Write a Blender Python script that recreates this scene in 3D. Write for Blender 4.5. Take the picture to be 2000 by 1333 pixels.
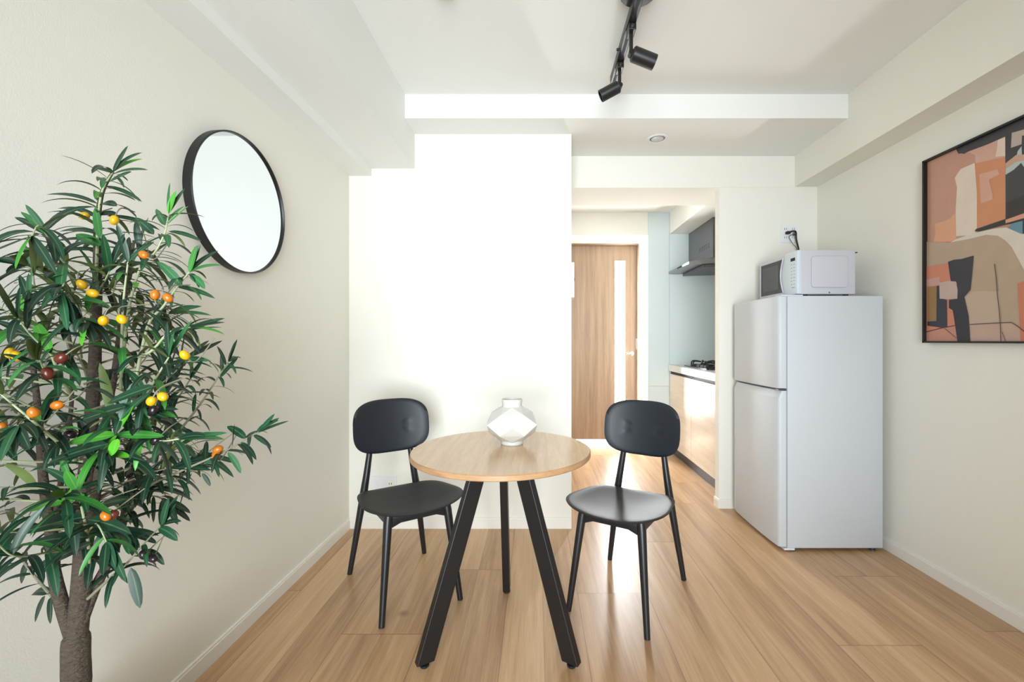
import bpy, bmesh, math, random
from mathutils import Vector, Matrix

for o in list(bpy.data.objects): bpy.data.objects.remove(o, do_unlink=True)
S = bpy.context.scene
COL = S.collection

# ------------------------------------------------------------------ camera
F, VX, VY, H = 860.0, 1047.0, 665.0, 1.10
cam = bpy.data.cameras.new('camera'); camo = bpy.data.objects.new('camera', cam); COL.objects.link(camo)
camo.location = (0, 0, H); camo.rotation_euler = (math.pi/2, 0, 0)
cam.sensor_width = 36; cam.lens = F/2000*36
cam.shift_x = -(VX-1000)/2000; cam.shift_y = -(666.5-VY)/2000
cam.clip_start = .02
S.camera = camo

# ------------------------------------------------------------------ light and exposure
S.view_settings.view_transform = 'Standard'; S.view_settings.look = 'None'
S.view_settings.gamma = 1; S.view_settings.use_curve_mapping = False
S.view_settings.exposure = 0.0
w = bpy.data.worlds.new('world'); S.world = w; w.use_nodes = True
w.node_tree.nodes['Background'].inputs[0].default_value = (.80, .90, 1, 1)
w.node_tree.nodes['Background'].inputs[1].default_value = .5

def area(name, loc, rot, sx, sy, power, col, spread=180):
    l = bpy.data.lights.new(name, 'AREA'); l.shape = 'RECTANGLE'; l.size = sx; l.size_y = sy
    l.energy = power; l.color = col; l.spread = math.radians(spread)
    o = bpy.data.objects.new(name, l); COL.objects.link(o); o.location = loc; o.rotation_euler = rot
    return o
# daylight through the balcony window behind the camera
area('window_daylight', (-.10, -1.36, 1.12), (math.radians(90), 0, 0), 1.45, 1.9, 47.5, (.86, .945, 1), 84)
# daylight in the entrance behind the kitchen door (shines through the gap under the leaf)
area('entrance_daylight', (.70, 5.05, .16), (math.radians(-90), 0, 0), .75, .28, 30, (1, .99, .96), 180)
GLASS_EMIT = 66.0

# ------------------------------------------------------------------ helpers
def lin(c):
    return tuple(((v/255)/12.92 if v/255 <= .04045 else ((v/255+.055)/1.055)**2.4) for v in c)
def mat(name, rgb, rough=.5, metal=0., spec=.5, coat=0., bump=None, emit=None, var=None, coat_rough=.05):
    m = bpy.data.materials.new(name); m.use_nodes = True
    nt = m.node_tree; b = nt.nodes['Principled BSDF']
    c = lin(rgb) if max(rgb) > 1 else rgb
    b.inputs['Base Color'].default_value = (*c, 1); b.inputs['Roughness'].default_value = rough
    b.inputs['Metallic'].default_value = metal; b.inputs['Specular IOR Level'].default_value = spec
    b.inputs['Coat Weight'].default_value = coat; b.inputs['Coat Roughness'].default_value = coat_rough
    tc = nt.nodes.new('ShaderNodeTexCoord')
    if bump:
        sc, st, di = bump
        n = nt.nodes.new('ShaderNodeTexNoise'); n.inputs['Scale'].default_value = sc; n.inputs['Detail'].default_value = 4
        bp = nt.nodes.new('ShaderNodeBump'); bp.inputs['Strength'].default_value = st; bp.inputs['Distance'].default_value = di
        nt.links.new(tc.outputs['Object'], n.inputs['Vector']); nt.links.new(n.outputs[0], bp.inputs['Height'])
        nt.links.new(bp.outputs[0], b.inputs['Normal'])
    if var:
        sc, amt = var
        n = nt.nodes.new('ShaderNodeTexNoise'); n.inputs['Scale'].default_value = sc; n.inputs['Detail'].default_value = 5
        nt.links.new(tc.outputs['Object'], n.inputs['Vector'])
        mx = nt.nodes.new('ShaderNodeMix'); mx.data_type = 'RGBA'
        mx.inputs['A'].default_value = (*[v*(1-amt) for v in c], 1); mx.inputs['B'].default_value = (*[min(1, v*(1+amt)) for v in c], 1)
        nt.links.new(n.outputs[0], mx.inputs['Factor']); nt.links.new(mx.outputs['Result'], b.inputs['Base Color'])
    if emit:
        b.inputs['Emission Color'].default_value = (*emit[0], 1); b.inputs['Emission Strength'].default_value = emit[1]
    return m
def wood(name, light, dark, stretch=(14, 1.2, 14), rough=.4, spec=.5, grain=1.0, planks=None, coat=0.):
    """procedural wood: noise stretched along one axis of the object"""
    m = bpy.data.materials.new(name); m.use_nodes = True; nt = m.node_tree; b = nt.nodes['Principled BSDF']
    N = nt.nodes.new; L = nt.links.new
    tc = N('ShaderNodeTexCoord'); mp = N('ShaderNodeMapping'); mp.inputs['Scale'].default_value = stretch
    L(tc.outputs['Object'], mp.inputs['Vector'])
    n1 = N('ShaderNodeTexNoise'); n1.inputs['Scale'].default_value = 1.0; n1.inputs['Detail'].default_value = 6; n1.inputs['Roughness'].default_value = .62; n1.inputs['Distortion'].default_value = .35
    n2 = N('ShaderNodeTexNoise'); n2.inputs['Scale'].default_value = 7.0*grain; n2.inputs['Detail'].default_value = 3
    L(mp.outputs[0], n1.inputs['Vector']); L(mp.outputs[0], n2.inputs['Vector'])
    ad = N('ShaderNodeMath'); ad.operation = 'MULTIPLY_ADD'; ad.inputs[1].default_value = .35
    L(n2.outputs[0], ad.inputs[0]); L(n1.outputs[0], ad.inputs[2])
    src = ad.outputs[0]
    if planks:      # staves running along y, width planks
        sx = N('ShaderNodeSeparateXYZ'); L(tc.outputs['Object'], sx.inputs[0])
        dv = N('ShaderNodeMath'); dv.operation = 'DIVIDE'; dv.inputs[1].default_value = planks; L(sx.outputs[0], dv.inputs[0])
        fl = N('ShaderNodeMath'); fl.operation = 'FLOOR'; L(dv.outputs[0], fl.inputs[0])
        wn = N('ShaderNodeTexWhiteNoise'); wn.noise_dimensions = '1D'; L(fl.outputs[0], wn.inputs['W'])
        a2 = N('ShaderNodeMath'); a2.operation = 'MULTIPLY_ADD'; a2.inputs[1].default_value = .28; L(wn.outputs['Value'], a2.inputs[0]); L(src, a2.inputs[2])
        a3 = N('ShaderNodeMath'); a3.operation = 'SUBTRACT'; a3.inputs[1].default_value = .14; L(a2.outputs[0], a3.inputs[0]); src = a3.outputs[0]
    cr = N('ShaderNodeValToRGB'); cr.color_ramp.elements[0].position = .42; cr.color_ramp.elements[1].position = .92
    cr.color_ramp.elements[0].color = (*lin(dark), 1); cr.color_ramp.elements[1].color = (*lin(light), 1)
    L(src, cr.inputs[0]); L(cr.outputs[0], b.inputs['Base Color'])
    b.inputs['Roughness'].default_value = rough; b.inputs['Specular IOR Level'].default_value = spec
    b.inputs['Coat Weight'].default_value = coat
    bp = N('ShaderNodeBump'); bp.inputs['Strength'].default_value = .08; bp.inputs['Distance'].default_value = .002
    L(src, bp.inputs['Height']); L(bp.outputs[0], b.inputs['Normal'])
    return m

def V(*a): return Vector(a)
def box(bm, x0, x1, y0, y1, z0, z1, bevel=0., seg=2):
    t = bmesh.new(); vs = [t.verts.new((x, y, z)) for x in (x0, x1) for y in (y0, y1) for z in (z0, z1)]
    for f in ((0,1,3,2),(4,6,7,5),(0,4,5,1),(2,3,7,6),(0,2,6,4),(1,5,7,3)): t.faces.new([vs[i] for i in f])
    if bevel: bmesh.ops.bevel(t, geom=t.edges[:], offset=bevel, segments=seg, profile=.5, affect='EDGES')
    bmesh.ops.recalc_face_normals(t, faces=t.faces[:]); merge(bm, t)
def merge(bm, t):
    me = bpy.data.meshes.new('tmp'); t.to_mesh(me); t.free(); bm.from_mesh(me); bpy.data.meshes.remove(me)
def prism(bm, pts, axis, a, b, bevel=0., seg=2):
    """extrude a 2-D outline along axis from a to b; outline coordinates are the two other axes in xyz order"""
    t = bmesh.new()
    def P(p, d): q = list(p); q.insert('xyz'.index(axis), d); return q
    A = [t.verts.new(P(p, a)) for p in pts]; B = [t.verts.new(P(p, b)) for p in pts]; n = len(pts)
    fa = t.faces.new(A); fb = t.faces.new(B[::-1])
    for i in range(n): t.faces.new((A[i], B[i], B[(i+1) % n], A[(i+1) % n]))
    bmesh.ops.recalc_face_normals(t, faces=t.faces[:])
    if bevel:
        es = [e for e in t.edges if (e.verts[0] in A) == (e.verts[1] in A)]
        bmesh.ops.bevel(t, geom=es, offset=bevel, segments=seg, profile=.5, affect='EDGES')
    merge(bm, t)
def rrect(cx, cy, hx, hy, r, n=6):
    out = []
    for sx, sy, a0 in ((1,1,0),(-1,1,90),(-1,-1,180),(1,-1,270)):
        for i in range(n+1):
            a = math.radians(a0+90*i/n); out.append((cx+sx*(hx-r)+r*math.cos(a), cy+sy*(hy-r)+r*math.sin(a)))
    return out
def tube(bm, pts, radii, n=10, cap=True):
    pts = [Vector(p) for p in pts]
    if not hasattr(radii, '__len__'): radii = [radii]*len(pts)
    rings = []; up = None
    for i, p in enumerate(pts):
        d = (pts[min(i+1, len(pts)-1)]-pts[max(i-1, 0)]).normalized()
        if up is None: up = d.orthogonal().normalized()
        up = (up-d*up.dot(d)).normalized(); s = d.cross(up)
        rings.append([bm.verts.new(p+(up*math.cos(2*math.pi*k/n)+s*math.sin(2*math.pi*k/n))*radii[i]) for k in range(n)])
    for a, b in zip(rings, rings[1:]):
        for k in range(n): bm.faces.new((a[k], a[(k+1) % n], b[(k+1) % n], b[k]))
    if cap: bm.faces.new(rings[0][::-1]); bm.faces.new(rings[-1])
def lathe(bm, prof, c, axis=(0,0,1), n=48, close=True):
    """prof: (radius, height) pairs along axis from c"""
    ax = Vector(axis).normalized(); u = ax.orthogonal().normalized(); v = ax.cross(u); c = Vector(c); rings = []
    for r, h in prof:
        rings.append([bm.verts.new(c+ax*h+(u*math.cos(2*math.pi*k/n)+v*math.sin(2*math.pi*k/n))*max(r, 1e-5)) for k in range(n)])
    for a, b in zip(rings, rings[1:]):
        for k in range(n): bm.faces.new((a[k], a[(k+1) % n], b[(k+1) % n], b[k]))
    if close: bm.faces.new(rings[0][::-1]); bm.faces.new(rings[-1])
def spline(pts, m=6):
    pts = [Vector(p) for p in pts]; out = []
    for i in range(len(pts)-1):
        p0 = pts[max(i-1, 0)]; p1 = pts[i]; p2 = pts[i+1]; p3 = pts[min(i+2, len(pts)-1)]
        for k in range(m):
            t = k/m; out.append(.5*((2*p1)+(p2-p0)*t+(2*p0-5*p1+4*p2-p3)*t*t+(3*p1-p0-3*p2+p3)*t**3))
    out.append(pts[-1]); return out
def build(name, bm, m, parent=None, smooth=False, angle=35, local=False):
    if parent is not None and not local:
        q = parent; off = Vector((0,0,0))
        while q is not None: off += q.location; q = q.parent
        bmesh.ops.translate(bm, verts=bm.verts[:], vec=-off)
    me = bpy.data.meshes.new(name)
    bmesh.ops.recalc_face_normals(bm, faces=bm.faces[:]) if smooth != 'keep' else None
    bm.to_mesh(me); bm.free()
    for x in (m if isinstance(m, (list, tuple)) else [m]): me.materials.append(x)
    o = bpy.data.objects.new(name, me); COL.objects.link(o)
    if smooth:
        for p in me.polygons: p.use_smooth = True
        try: me.set_sharp_from_angle(angle=math.radians(angle))
        except Exception: pass
    if parent is not None: o.parent = parent
    return o
def thing(name, label, cat, loc=(0,0,0), rz=0, group=None):
    o = bpy.data.objects.new(name, None); COL.objects.link(o); o.location = loc; o.rotation_euler = (0,0,rz)
    o.empty_display_size = .1; o['label'] = label; o['category'] = cat
    if group: o['group'] = group
    return o
def tag(o, label, cat, group=None):
    o['label'] = label; o['category'] = cat
    if group: o['group'] = group
    return o
def struct(name, bm, m, label=None, smooth=False):
    o = build(name, bm, m, smooth=smooth); o['kind'] = 'structure'
    if label: o['label'] = label
    return o
def sbox(name, m, *d, label=None, bevel=0.):
    bm = bmesh.new(); box(bm, *d, bevel=bevel); return struct(name, bm, m, label)
def pbox(name, m, parent, *d, bevel=0., smooth=False, seg=2):
    bm = bmesh.new(); box(bm, *d, bevel=bevel, seg=seg); return build(name, bm, m, parent, smooth=smooth)
def at(px, py, Y): return Vector(((px-VX)*Y/F, Y, H-(py-VY)*Y/F))

# ------------------------------------------------------------------ materials
WALL = mat('wallpaper', (237, 234, 224), .85, spec=.25, bump=(260, .25, .0015))
CEIL = mat('ceiling_paper', (240, 240, 236), .88, spec=.2, bump=(200, .2, .0012))
TRIM = mat('white_trim', (238, 234, 225), .45)
PANEL = mat('kitchen_panel', (212, 224, 226), .22, spec=.5)
BLACK = mat('black_plastic', (27, 28, 31), .36, spec=.5)
BLACKM = mat('black_metal', (22, 21, 22), .42, spec=.5, bump=(900, .05, .0005))
TRACKM = mat('black_track', (26, 25, 27), .38, spec=.5)
WHITEP = mat('white_plastic', (232, 233, 235), .35)
FRIDGE = mat('fridge_white', (206, 210, 215), .42, spec=.35)
STEEL = mat('brushed_steel', (150, 150, 152), .32, metal=.85)
STEELD = mat('dark_steel', (96, 97, 101), .38, metal=.6)
CHROME = mat('chrome', (215, 215, 215), .15, metal=1)
DARK = mat('dark_gap', (22, 22, 24), .6)
BACKP = mat('black_chair_back', (26, 31, 38), .42, spec=.5)
SEATP = mat('black_chair_seat', (30, 30, 31), .56, spec=.5)

def floor_material():
    m = bpy.data.materials.new('oak_flooring'); m.use_nodes = True; nt = m.node_tree; b = nt.nodes['Principled BSDF']
    N = nt.nodes.new; L = nt.links.new
    uv = N('ShaderNodeUVMap'); uv.uv_map = 'UVMap'; at_ = N('ShaderNodeAttribute'); at_.attribute_name = 'tone'
    sep = N('ShaderNodeSeparateColor'); L(at_.outputs['Color'], sep.inputs[0])
    # shift the grain per board
    cmb = N('ShaderNodeCombineXYZ'); mul = N('ShaderNodeMath'); mul.operation = 'MULTIPLY'; mul.inputs[1].default_value = 37
    L(sep.outputs[1], mul.inputs[0]); L(mul.outputs[0], cmb.inputs[0]); L(mul.outputs[0], cmb.inputs[2])
    va = N('ShaderNodeVectorMath'); va.operation = 'ADD'; L(uv.outputs[0], va.inputs[0]); L(cmb.outputs[0], va.inputs[1])
    def noise(sc, s, det, rough, dist):
        mp = N('ShaderNodeMapping'); mp.inputs['Scale'].default_value = sc; L(va.outputs[0], mp.inputs['Vector'])
        n = N('ShaderNodeTexNoise'); n.inputs['Scale'].default_value = s; n.inputs['Detail'].default_value = det; n.inputs['Roughness'].default_value = rough; n.inputs['Distortion'].default_value = dist
        L(mp.outputs[0], n.inputs['Vector']); return n.outputs[0]
    n1 = noise((11, .75, 1), 1, 5, .55, .5)      # broad figure
    n2 = noise((55, 2.2, 1), 1, 6, .65, .3)      # streaks
    n3 = noise((330, 9, 1), 1, 2, .5, 0)         # pores
    def mad(a, k, c):
        x = N('ShaderNodeMath'); x.operation = 'MULTIPLY_ADD'; L(a, x.inputs[0]); x.inputs[1].default_value = k
        if isinstance(c, float): x.inputs[2].default_value = c
        else: L(c, x.inputs[2])
        return x.outputs[0]
    v = mad(n1, .55, mad(n2, .42, mad(n3, .14, mad(sep.outputs[0], .13, -.115))))
    cr = N('ShaderNodeValToRGB'); e = cr.color_ramp.elements
    e[0].position = .32; e[0].color = (*lin((164, 126, 91)), 1); e[1].position = .74; e[1].color = (*lin((222, 188, 150)), 1)
    k = e.new(.52); k.color = (*lin((199, 160, 119)), 1)
    L(v, cr.inputs[0])
    # seams
    s = N('ShaderNodeSeparateXYZ'); L(uv.outputs[0], s.inputs[0])
    def near(sock, c, wd):
        a = N('ShaderNodeMath'); a.operation = 'SUBTRACT'; L(sock, a.inputs[0]); a.inputs[1].default_value = c
        bb = N('ShaderNodeMath'); bb.operation = 'ABSOLUTE'; L(a.outputs[0], bb.inputs[0])
        cc = N('ShaderNodeMath'); cc.operation = 'LESS_THAN'; L(bb.outputs[0], cc.inputs[0]); cc.inputs[1].default_value = wd; return cc.outputs[0]
    def mx(a, b_):
        q = N('ShaderNodeMath'); q.operation = 'MAXIMUM'; L(a, q.inputs[0]); L(b_, q.inputs[1]); return q.outputs[0]
    seam = mx(mx(near(s.outputs[0], 0, .0012), near(s.outputs[0], .303, .0012)), mx(near(s.outputs[1], 0, .0015), near(s.outputs[1], 1.818, .0015)))
    thin = near(s.outputs[0], .1515, .0009)
    thin2 = N('ShaderNodeMath'); thin2.operation = 'MULTIPLY'; L(thin, thin2.inputs[0]); thin2.inputs[1].default_value = .55
    tot = mx(seam, thin2.outputs[0]); tm = N('ShaderNodeMath'); tm.operation = 'MULTIPLY'; L(tot, tm.inputs[0]); tm.inputs[1].default_value = .6
    # small round darker spot with a soft edge
    tc = N('ShaderNodeTexCoord'); di = N('ShaderNodeVectorMath'); di.operation = 'DISTANCE'; L(tc.outputs['Object'], di.inputs[0]); di.inputs[1].default_value = (-.5335, 1.7715, 0)
    kr = N('ShaderNodeMapRange'); kr.inputs['From Min'].default_value = .005; kr.inputs['From Max'].default_value = .028; kr.inputs['To Min'].default_value = .5; kr.inputs['To Max'].default_value = 0; L(di.outputs['Value'], kr.inputs[0])
    tt = mx(tm.outputs[0], kr.outputs[0])
    mixc = N('ShaderNodeMix'); mixc.data_type = 'RGBA'; L(tt, mixc.inputs['Factor']); L(cr.outputs[0], mixc.inputs['A']); mixc.inputs['B'].default_value = (*lin((92, 62, 42)), 1)
    L(mixc.outputs['Result'], b.inputs['Base Color'])
    b.inputs['Specular IOR Level'].default_value = .5
    rr = mad(n2, .14, .24); L(rr, b.inputs['Roughness'])
    bp = N('ShaderNodeBump'); bp.inputs['Strength'].default_value = .10; bp.inputs['Distance'].default_value = .001
    hh = N('ShaderNodeMath'); hh.operation = 'SUBTRACT'; L(n2, hh.inputs[0]); L(tot, hh.inputs[1]); L(hh.outputs[0], bp.inputs['Height']); L(bp.outputs[0], b.inputs['Normal'])
    return m
FLOOR = floor_material()

# ------------------------------------------------------------------ floor
def make_floor():
    rnd = random.Random(5)
    known = {0: 1.913, 1: 2.398, 3: 1.586, -3: 1.646, -2: 2.109, -1: 1.20, 2: 1.15, -4: 1.25, 4: 2.05}
    bm = bmesh.new(); uv = bm.loops.layers.uv.new('UVMap'); tone = bm.loops.layers.color.new('tone')
    L, Wd = 1.818, .303
    for k in range(-5, 7):
        x0 = .18+k*Wd; j = known.get(k, rnd.uniform(1, 2.5)); y = j-2*L
        while y < 5.6:
            for h in (0, 1):
                a, b = x0+h*Wd/2, x0+(h+1)*Wd/2
                f = bm.faces.new([bm.verts.new(p) for p in ((a, y, 0), (b, y, 0), (b, y+L, 0), (a, y+L, 0))])
                t = (rnd.random(), rnd.random(), 0, 1)
                for lp, (u, v) in zip(f.loops, ((h*Wd/2, 0), ((h+1)*Wd/2, 0), ((h+1)*Wd/2, L), (h*Wd/2, L))):
                    lp[uv].uv = (u, v); lp[tone] = t
            y += L
    return struct('floor', bm, FLOOR, 'light oak plank floor', smooth='keep')
fl = make_floor()
for p in fl.data.polygons: p.use_smooth = False
md = fl.modifiers.new('thickness', 'SOLIDIFY'); md.thickness = .04; md.offset = -1

# ------------------------------------------------------------------ room shell
def lx(x, y): return x-.014*(2.577-y)          # the left side of the room opens slightly towards the camera
def lprism(name, x0, x1, y0, y1, z0, z1, m, label):
    bm = bmesh.new()
    a = lx(x0, y0) if x0 > -1.2 else x0; b = lx(x0, y1) if x0 > -1.2 else x0
    prism(bm, [(a, y0), (lx(x1, y0), y0), (lx(x1, y1), y1), (b, y1)], 'z', z0, z1)
    return struct(name, bm, m, label)
YB, YK, YR, ZC = 2.577, 2.884, -1.40, 2.438
lprism('wall_left', -1.35, -1.094, YR, YB, -.04, 2.6, WALL, 'cream left wall')
sbox('wall_right', WALL, 1.842, 2.05, YR, YK+.06, -.04, 2.6, label='cream right wall')
sbox('wall_back', WALL, -1.35, .207, YB, 5.0, -.04, 2.6, label='white wall block behind the table')
bm = bmesh.new()     # wall with the kitchen opening: right pier and deep header
box(bm, 1.197, 2.05, YK, YK+.06, -.04, 2.1005)
box(bm, .207, 2.05, YK, 3.266, 2.10, 2.6)
struct('wall_kitchen', bm, WALL, 'wall around the kitchen opening')
sbox('ceiling', CEIL, -1.35, 2.05, YR, YK, ZC, 2.6, label='white main ceiling')
sbox('trim_1', CEIL, -.75, 1.85, 2.392, YK, 2.307, 2.6, label='lowered ceiling strip across the back')
lprism('trim_2', -1.0, -.710, YR, YB, 2.105, 2.55, CEIL, 'large boxed beam along the left wall')
lprism('trim_3', -1.3, -.963, YR, YB, 2.062, 2.55, CEIL, 'lower boxed beam in the left corner')
sbox('trim_4', WALL, 1.695, 1.9, YR, YK, 2.106, 2.6, label='boxed beam along the right wall')
# rear wall with the balcony window behind the camera
bm = bmesh.new()
box(bm, -1.35, -.85, YR-.12, YR, -.04, 2.6); box(bm, .95, 2.05, YR-.12, YR, -.04, 2.6)
box(bm, -.85, .95, YR-.12, YR, 2.12, 2.6); box(bm, -.85, .95, YR-.12, YR, -.04, .12)
struct('wall_rear', bm, WALL, 'wall with the balcony window')
# kitchen shell
sbox('wall_kitchen_right', PANEL, 1.90, 2.05, YK+.06, 4.8, -.04, 2.6, label='pale panelled kitchen side wall')
sbox('ceiling_kitchen', CEIL, .207, 2.05, 3.266, 4.9, 2.35, 2.6, label='kitchen ceiling')
sbox('trim_5', CEIL, 1.305, 1.9, 3.266, 4.30, 2.138, 2.4, label='boxed beam above the range hood')
bm = bmesh.new(); box(bm, .207, 1.09, 4.30, 5.0, 2.125, 2.6); box(bm, 1.09, 2.05, 4.302, 5.0, -.04, 2.6)
struct('wall_hall', bm, WALL, 'wall with the door niche')
bm = bmesh.new(); box(bm, 1.094, 1.298, 4.292, 4.302, .655, 2.35, .0008); box(bm, 1.094, 1.298, 4.292, 4.302, .0, .648, .0008)
box(bm, 1.3, 1.9, 4.292, 4.302, .0, 2.35, .0008)
struct('trim_6', bm, PANEL, 'pale blue-grey kitchen wall panels')
sbox('wall_entrance', WALL, .207, 2.0, 5.10, 5.2, -.04, 2.6)

# baseboards: board with a thin stepped lip
def bb_prof(t=.010, h=.06): return [(0, 0), (t, 0), (t, h-.010), (t*.72, h-.009), (t*.72, h-.002), (t*.4, h), (0, h)]
def baseboard(name, p0, p1, nrm, label, h=.06):
    bm = bmesh.new(); n = Vector(nrm).normalized(); A = []; B = []
    for d, z in bb_prof(h=h):
        A.append(bm.verts.new(Vector((*p0, z))+n*d)); B.append(bm.verts.new(Vector((*p1, z))+n*d))
    bm.faces.new(A); bm.faces.new(B[::-1]); k = len(A)
    for i in range(k): bm.faces.new((A[i], B[i], B[(i+1) % k], A[(i+1) % k]))
    return struct(name, bm, TRIM, label)
baseboard('baseboard_left', (lx(-1.094, YR), YR), (-1.094, YB), (1, 0, 0), 'cream baseboard of the left wall')
baseboard('baseboard_right', (1.842, YR), (1.842, YK), (-1, 0, 0), 'cream baseboard of the right wall', .062)
baseboard('baseboard_back', (-1.094, YB), (.207, YB), (0, -1, 0), 'white baseboard of the back wall', .063)
baseboard('baseboard_kitchen', (1.197, YK), (1.842, YK), (0, -1, 0), 'white baseboard beside the fridge')
baseboard('baseboard_pier', (1.197, YK+.06), (1.197, YK-.010), (-1, 0, 0), 'white baseboard on the pier end')

# ------------------------------------------------------------------ door of the entrance hall
DOORW = wood('door_oak', (172, 146, 121), (132, 108, 87), stretch=(22, 22, .9), rough=.4)
YD = 4.76
door = bpy.data.objects.new('door_1', None); COL.objects.link(door); door.location = (.3, YD, 0); door['kind'] = 'structure'; door['label'] = 'oak hall door with a tall frosted glass slit'
bm = bmesh.new(); zb, zt = .028, 2.118
box(bm, .235, .852, YD, YD+.035, zb, zt); box(bm, .963, 1.083, YD, YD+.035, zb, zt)
box(bm, .852, .963, YD, YD+.035, 1.958, zt); box(bm, .852, .963, YD, YD+.035, zb, .33)
build('door_leaf', bm, DOORW, door)
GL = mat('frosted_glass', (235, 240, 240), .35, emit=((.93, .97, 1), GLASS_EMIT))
pbox('glass_pane', GL, door, .852, .963, YD+.012, YD+.022, .33, 1.958)
bm = bmesh.new(); box(bm, 1.087, 1.092, 4.66, 4.80, 0, 2.122); box(bm, .207, 1.092, 4.66, 4.80, 2.121, 2.126)
build('door_frame', bm, DOORW, door)
bm = bmesh.new(); lathe(bm, [(.024, 0), (.024, .008), (.012, .010), (.010, .045)], (1.035, YD, .957), (0, -1, 0), 24)
tube(bm, spline([(1.035, YD-.045, .957), (1.0, YD-.05, .960), (.96, YD-.05, .957), (.925, YD-.045, .960)], 4), [.009]*12+[.006], 10)
build('door_handle', bm, CHROME, door, smooth=True)
pbox('door_latch', CHROME, door, 1.079, 1.0835, YD-.001, YD+.02, 1.0, 1.12)

# intercom on the side of the wall block
t = thing('intercom', 'slim white intercom on the wall edge left of the oak door', 'intercom', (.207, 2.70, 1.46))
pbox('casing', WHITEP, t, .2065, .228, 2.62, 2.80, 1.355, 1.565, bevel=.003)
pbox('button', DARK, t, .2275, .230, 2.615, 2.64, 1.455, 1.47)

# ------------------------------------------------------------------ kitchen
CABW = wood('cabinet_oak', (236, 224, 208), (212, 194, 172), stretch=(20, 1.4, 16), rough=.30, spec=.5)
t = thing('kitchen_cabinet', 'pale oak base cabinet with black plinth under the cooktop', 'cabinet', (1.6, 3.62, 0))
pbox('carcass', WHITEP, t, 1.322, 1.895, 2.95, 4.288, .09, .80)
pbox('plinth', mat('plinth', (45, 45, 50), .35), t, 1.328, 1.36, 2.95, 4.288, .002, .09)
for y0, y1 in ((3.694, 4.286), (2.952, 3.690)):
    d = pbox('cabinet_door', CABW, t, 1.30, 1.32, y0, y1, .088, .775, bevel=.0015)
    pbox('finger_groove', DARK, d, 1.312, 1.321, y0+.002, y1-.002, .777, .80)
bm = bmesh.new(); box(bm, 1.285, 1.895, 2.95, 4.29, .803, .862, bevel=.003)
tag(build('countertop', bm, mat('counter_resin', (214, 212, 208), .25, var=(60, .04))), 'grey-white countertop on the pale oak kitchen cabinet', 'countertop')
t = thing('gas_cooktop', 'black gas cooktop with cast grates on the kitchen counter', 'cooktop', (1.6, 3.75, .862))
bm = bmesh.new(); prism(bm, rrect(1.60, 3.78, .24, .29, .03), 'z', .863, .872, .002); build('hob_plate', bm, mat('hob_glass', (32, 33, 36), .12), t)
for cx, cy in ((1.50, 3.93), (1.50, 3.62), (1.72, 3.78)):
    bm = bmesh.new(); lathe(bm, [(.045, 0), (.045, .012), (.03, .016), (.03, .024), (.0, .026)], (cx, cy, .872), n=28); build('burner', bm, BLACKM, t, smooth=True)
    g = bmesh.new()
    for k in range(6):
        a = k*math.pi/3+.3; dx, dy = math.cos(a), math.sin(a)
        tube(g, spline([(cx+dx*.115, cy+dy*.115, .873), (cx+dx*.115, cy+dy*.115, .900), (cx+dx*.095, cy+dy*.095, .916), (cx+dx*.035, cy+dy*.035, .910)], 4), .006, 8)
    ring = [(cx+.112*math.cos(a/12*math.pi), cy+.112*math.sin(a/12*math.pi), .878) for a in range(25)]
    tube(g, ring, .005, 8); build('grate', g, BLACKM, t, smooth=True)
for k in range(3):
    bm = bmesh.new(); lathe(bm, [(.018, 0), (.016, .022), (.0, .023)], (1.395, 3.60+k*.09, .872), n=20); build('knob', bm, STEELD, t, smooth=True)

t = thing('range_hood', 'dark grey range hood with steel canopy above the cooktop', 'range hood', (1.6, 4.0, 1.745))
HOODG = mat('hood_grey', (104, 105, 110), .38, metal=.35)
pbox('duct_cover', HOODG, t, 1.487, 1.895, 3.70, 4.288, 1.80, 2.136)
SLOT = mat('slot_grey', (62, 62, 66), .6)
for i in range(5):
    for zz in (1.90, 1.915, 1.93): pbox('vent_slot', SLOT, t, 1.4855, 1.488, 3.78+i*.05, 3.805+i*.05, zz, zz+.005)
bm = bmesh.new(); prism(bm, [(1.29, 1.745), (1.29, 1.765), (1.487, 1.80), (1.895, 1.80), (1.895, 1.768), (1.36, 1.742)], 'y', 3.715, 4.288); build('canopy', bm, STEEL, t)
pbox('control_strip', DARK, t, 1.287, 1.2905, 3.90, 4.02, 1.750, 1.760)
bm = bmesh.new(); prism(bm, [(1.42, 1.742), (1.42, 1.700+.02), (1.86, 1.735), (1.86, 1.765)], 'y', 3.73, 4.26); build('filter_tray', bm, STEELD, t)

# ------------------------------------------------------------------ refrigerator
t = thing('refrigerator', 'white two-door refrigerator standing against the right wall', 'refrigerator', (1.55, 2.56, 0))
pbox('cabinet_body', FRIDGE, t, 1.308, 1.806, 2.290, 2.838, .016, 1.332, bevel=.006, smooth=True)
def door_prof(dx=0):
    return [(1.303, 2.294), (1.276+dx, 2.294), (1.268+dx, 2.298), (1.264+dx, 2.306), (1.259+dx, 2.36), (1.255+dx, 2.46), (1.2535+dx, 2.565), (1.255+dx, 2.67), (1.260+dx, 2.78), (1.267+dx, 2.815), (1.280+dx, 2.830), (1.303, 2.834)]
bm = bmesh.new(); prism(bm, door_prof(), 'z', .848, 1.330, .003); build('freezer_door', bm, FRIDGE, t, smooth=True)
bm = bmesh.new(); prism(bm, door_prof(), 'z', .022, .800, .003); d = build('fridge_door', bm, FRIDGE, t, smooth=True)
bm = bmesh.new()
A = door_prof(); B = door_prof(.016)
va = [bm.verts.new((*p, .799)) for p in A]; vb = [bm.verts.new((*p, .836)) for p in B]
bm.faces.new(va); bm.faces.new(vb[::-1])
for i in range(len(A)): bm.faces.new((va[i], vb[i], vb[(i+1) % len(A)], va[(i+1) % len(A)]))
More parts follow.
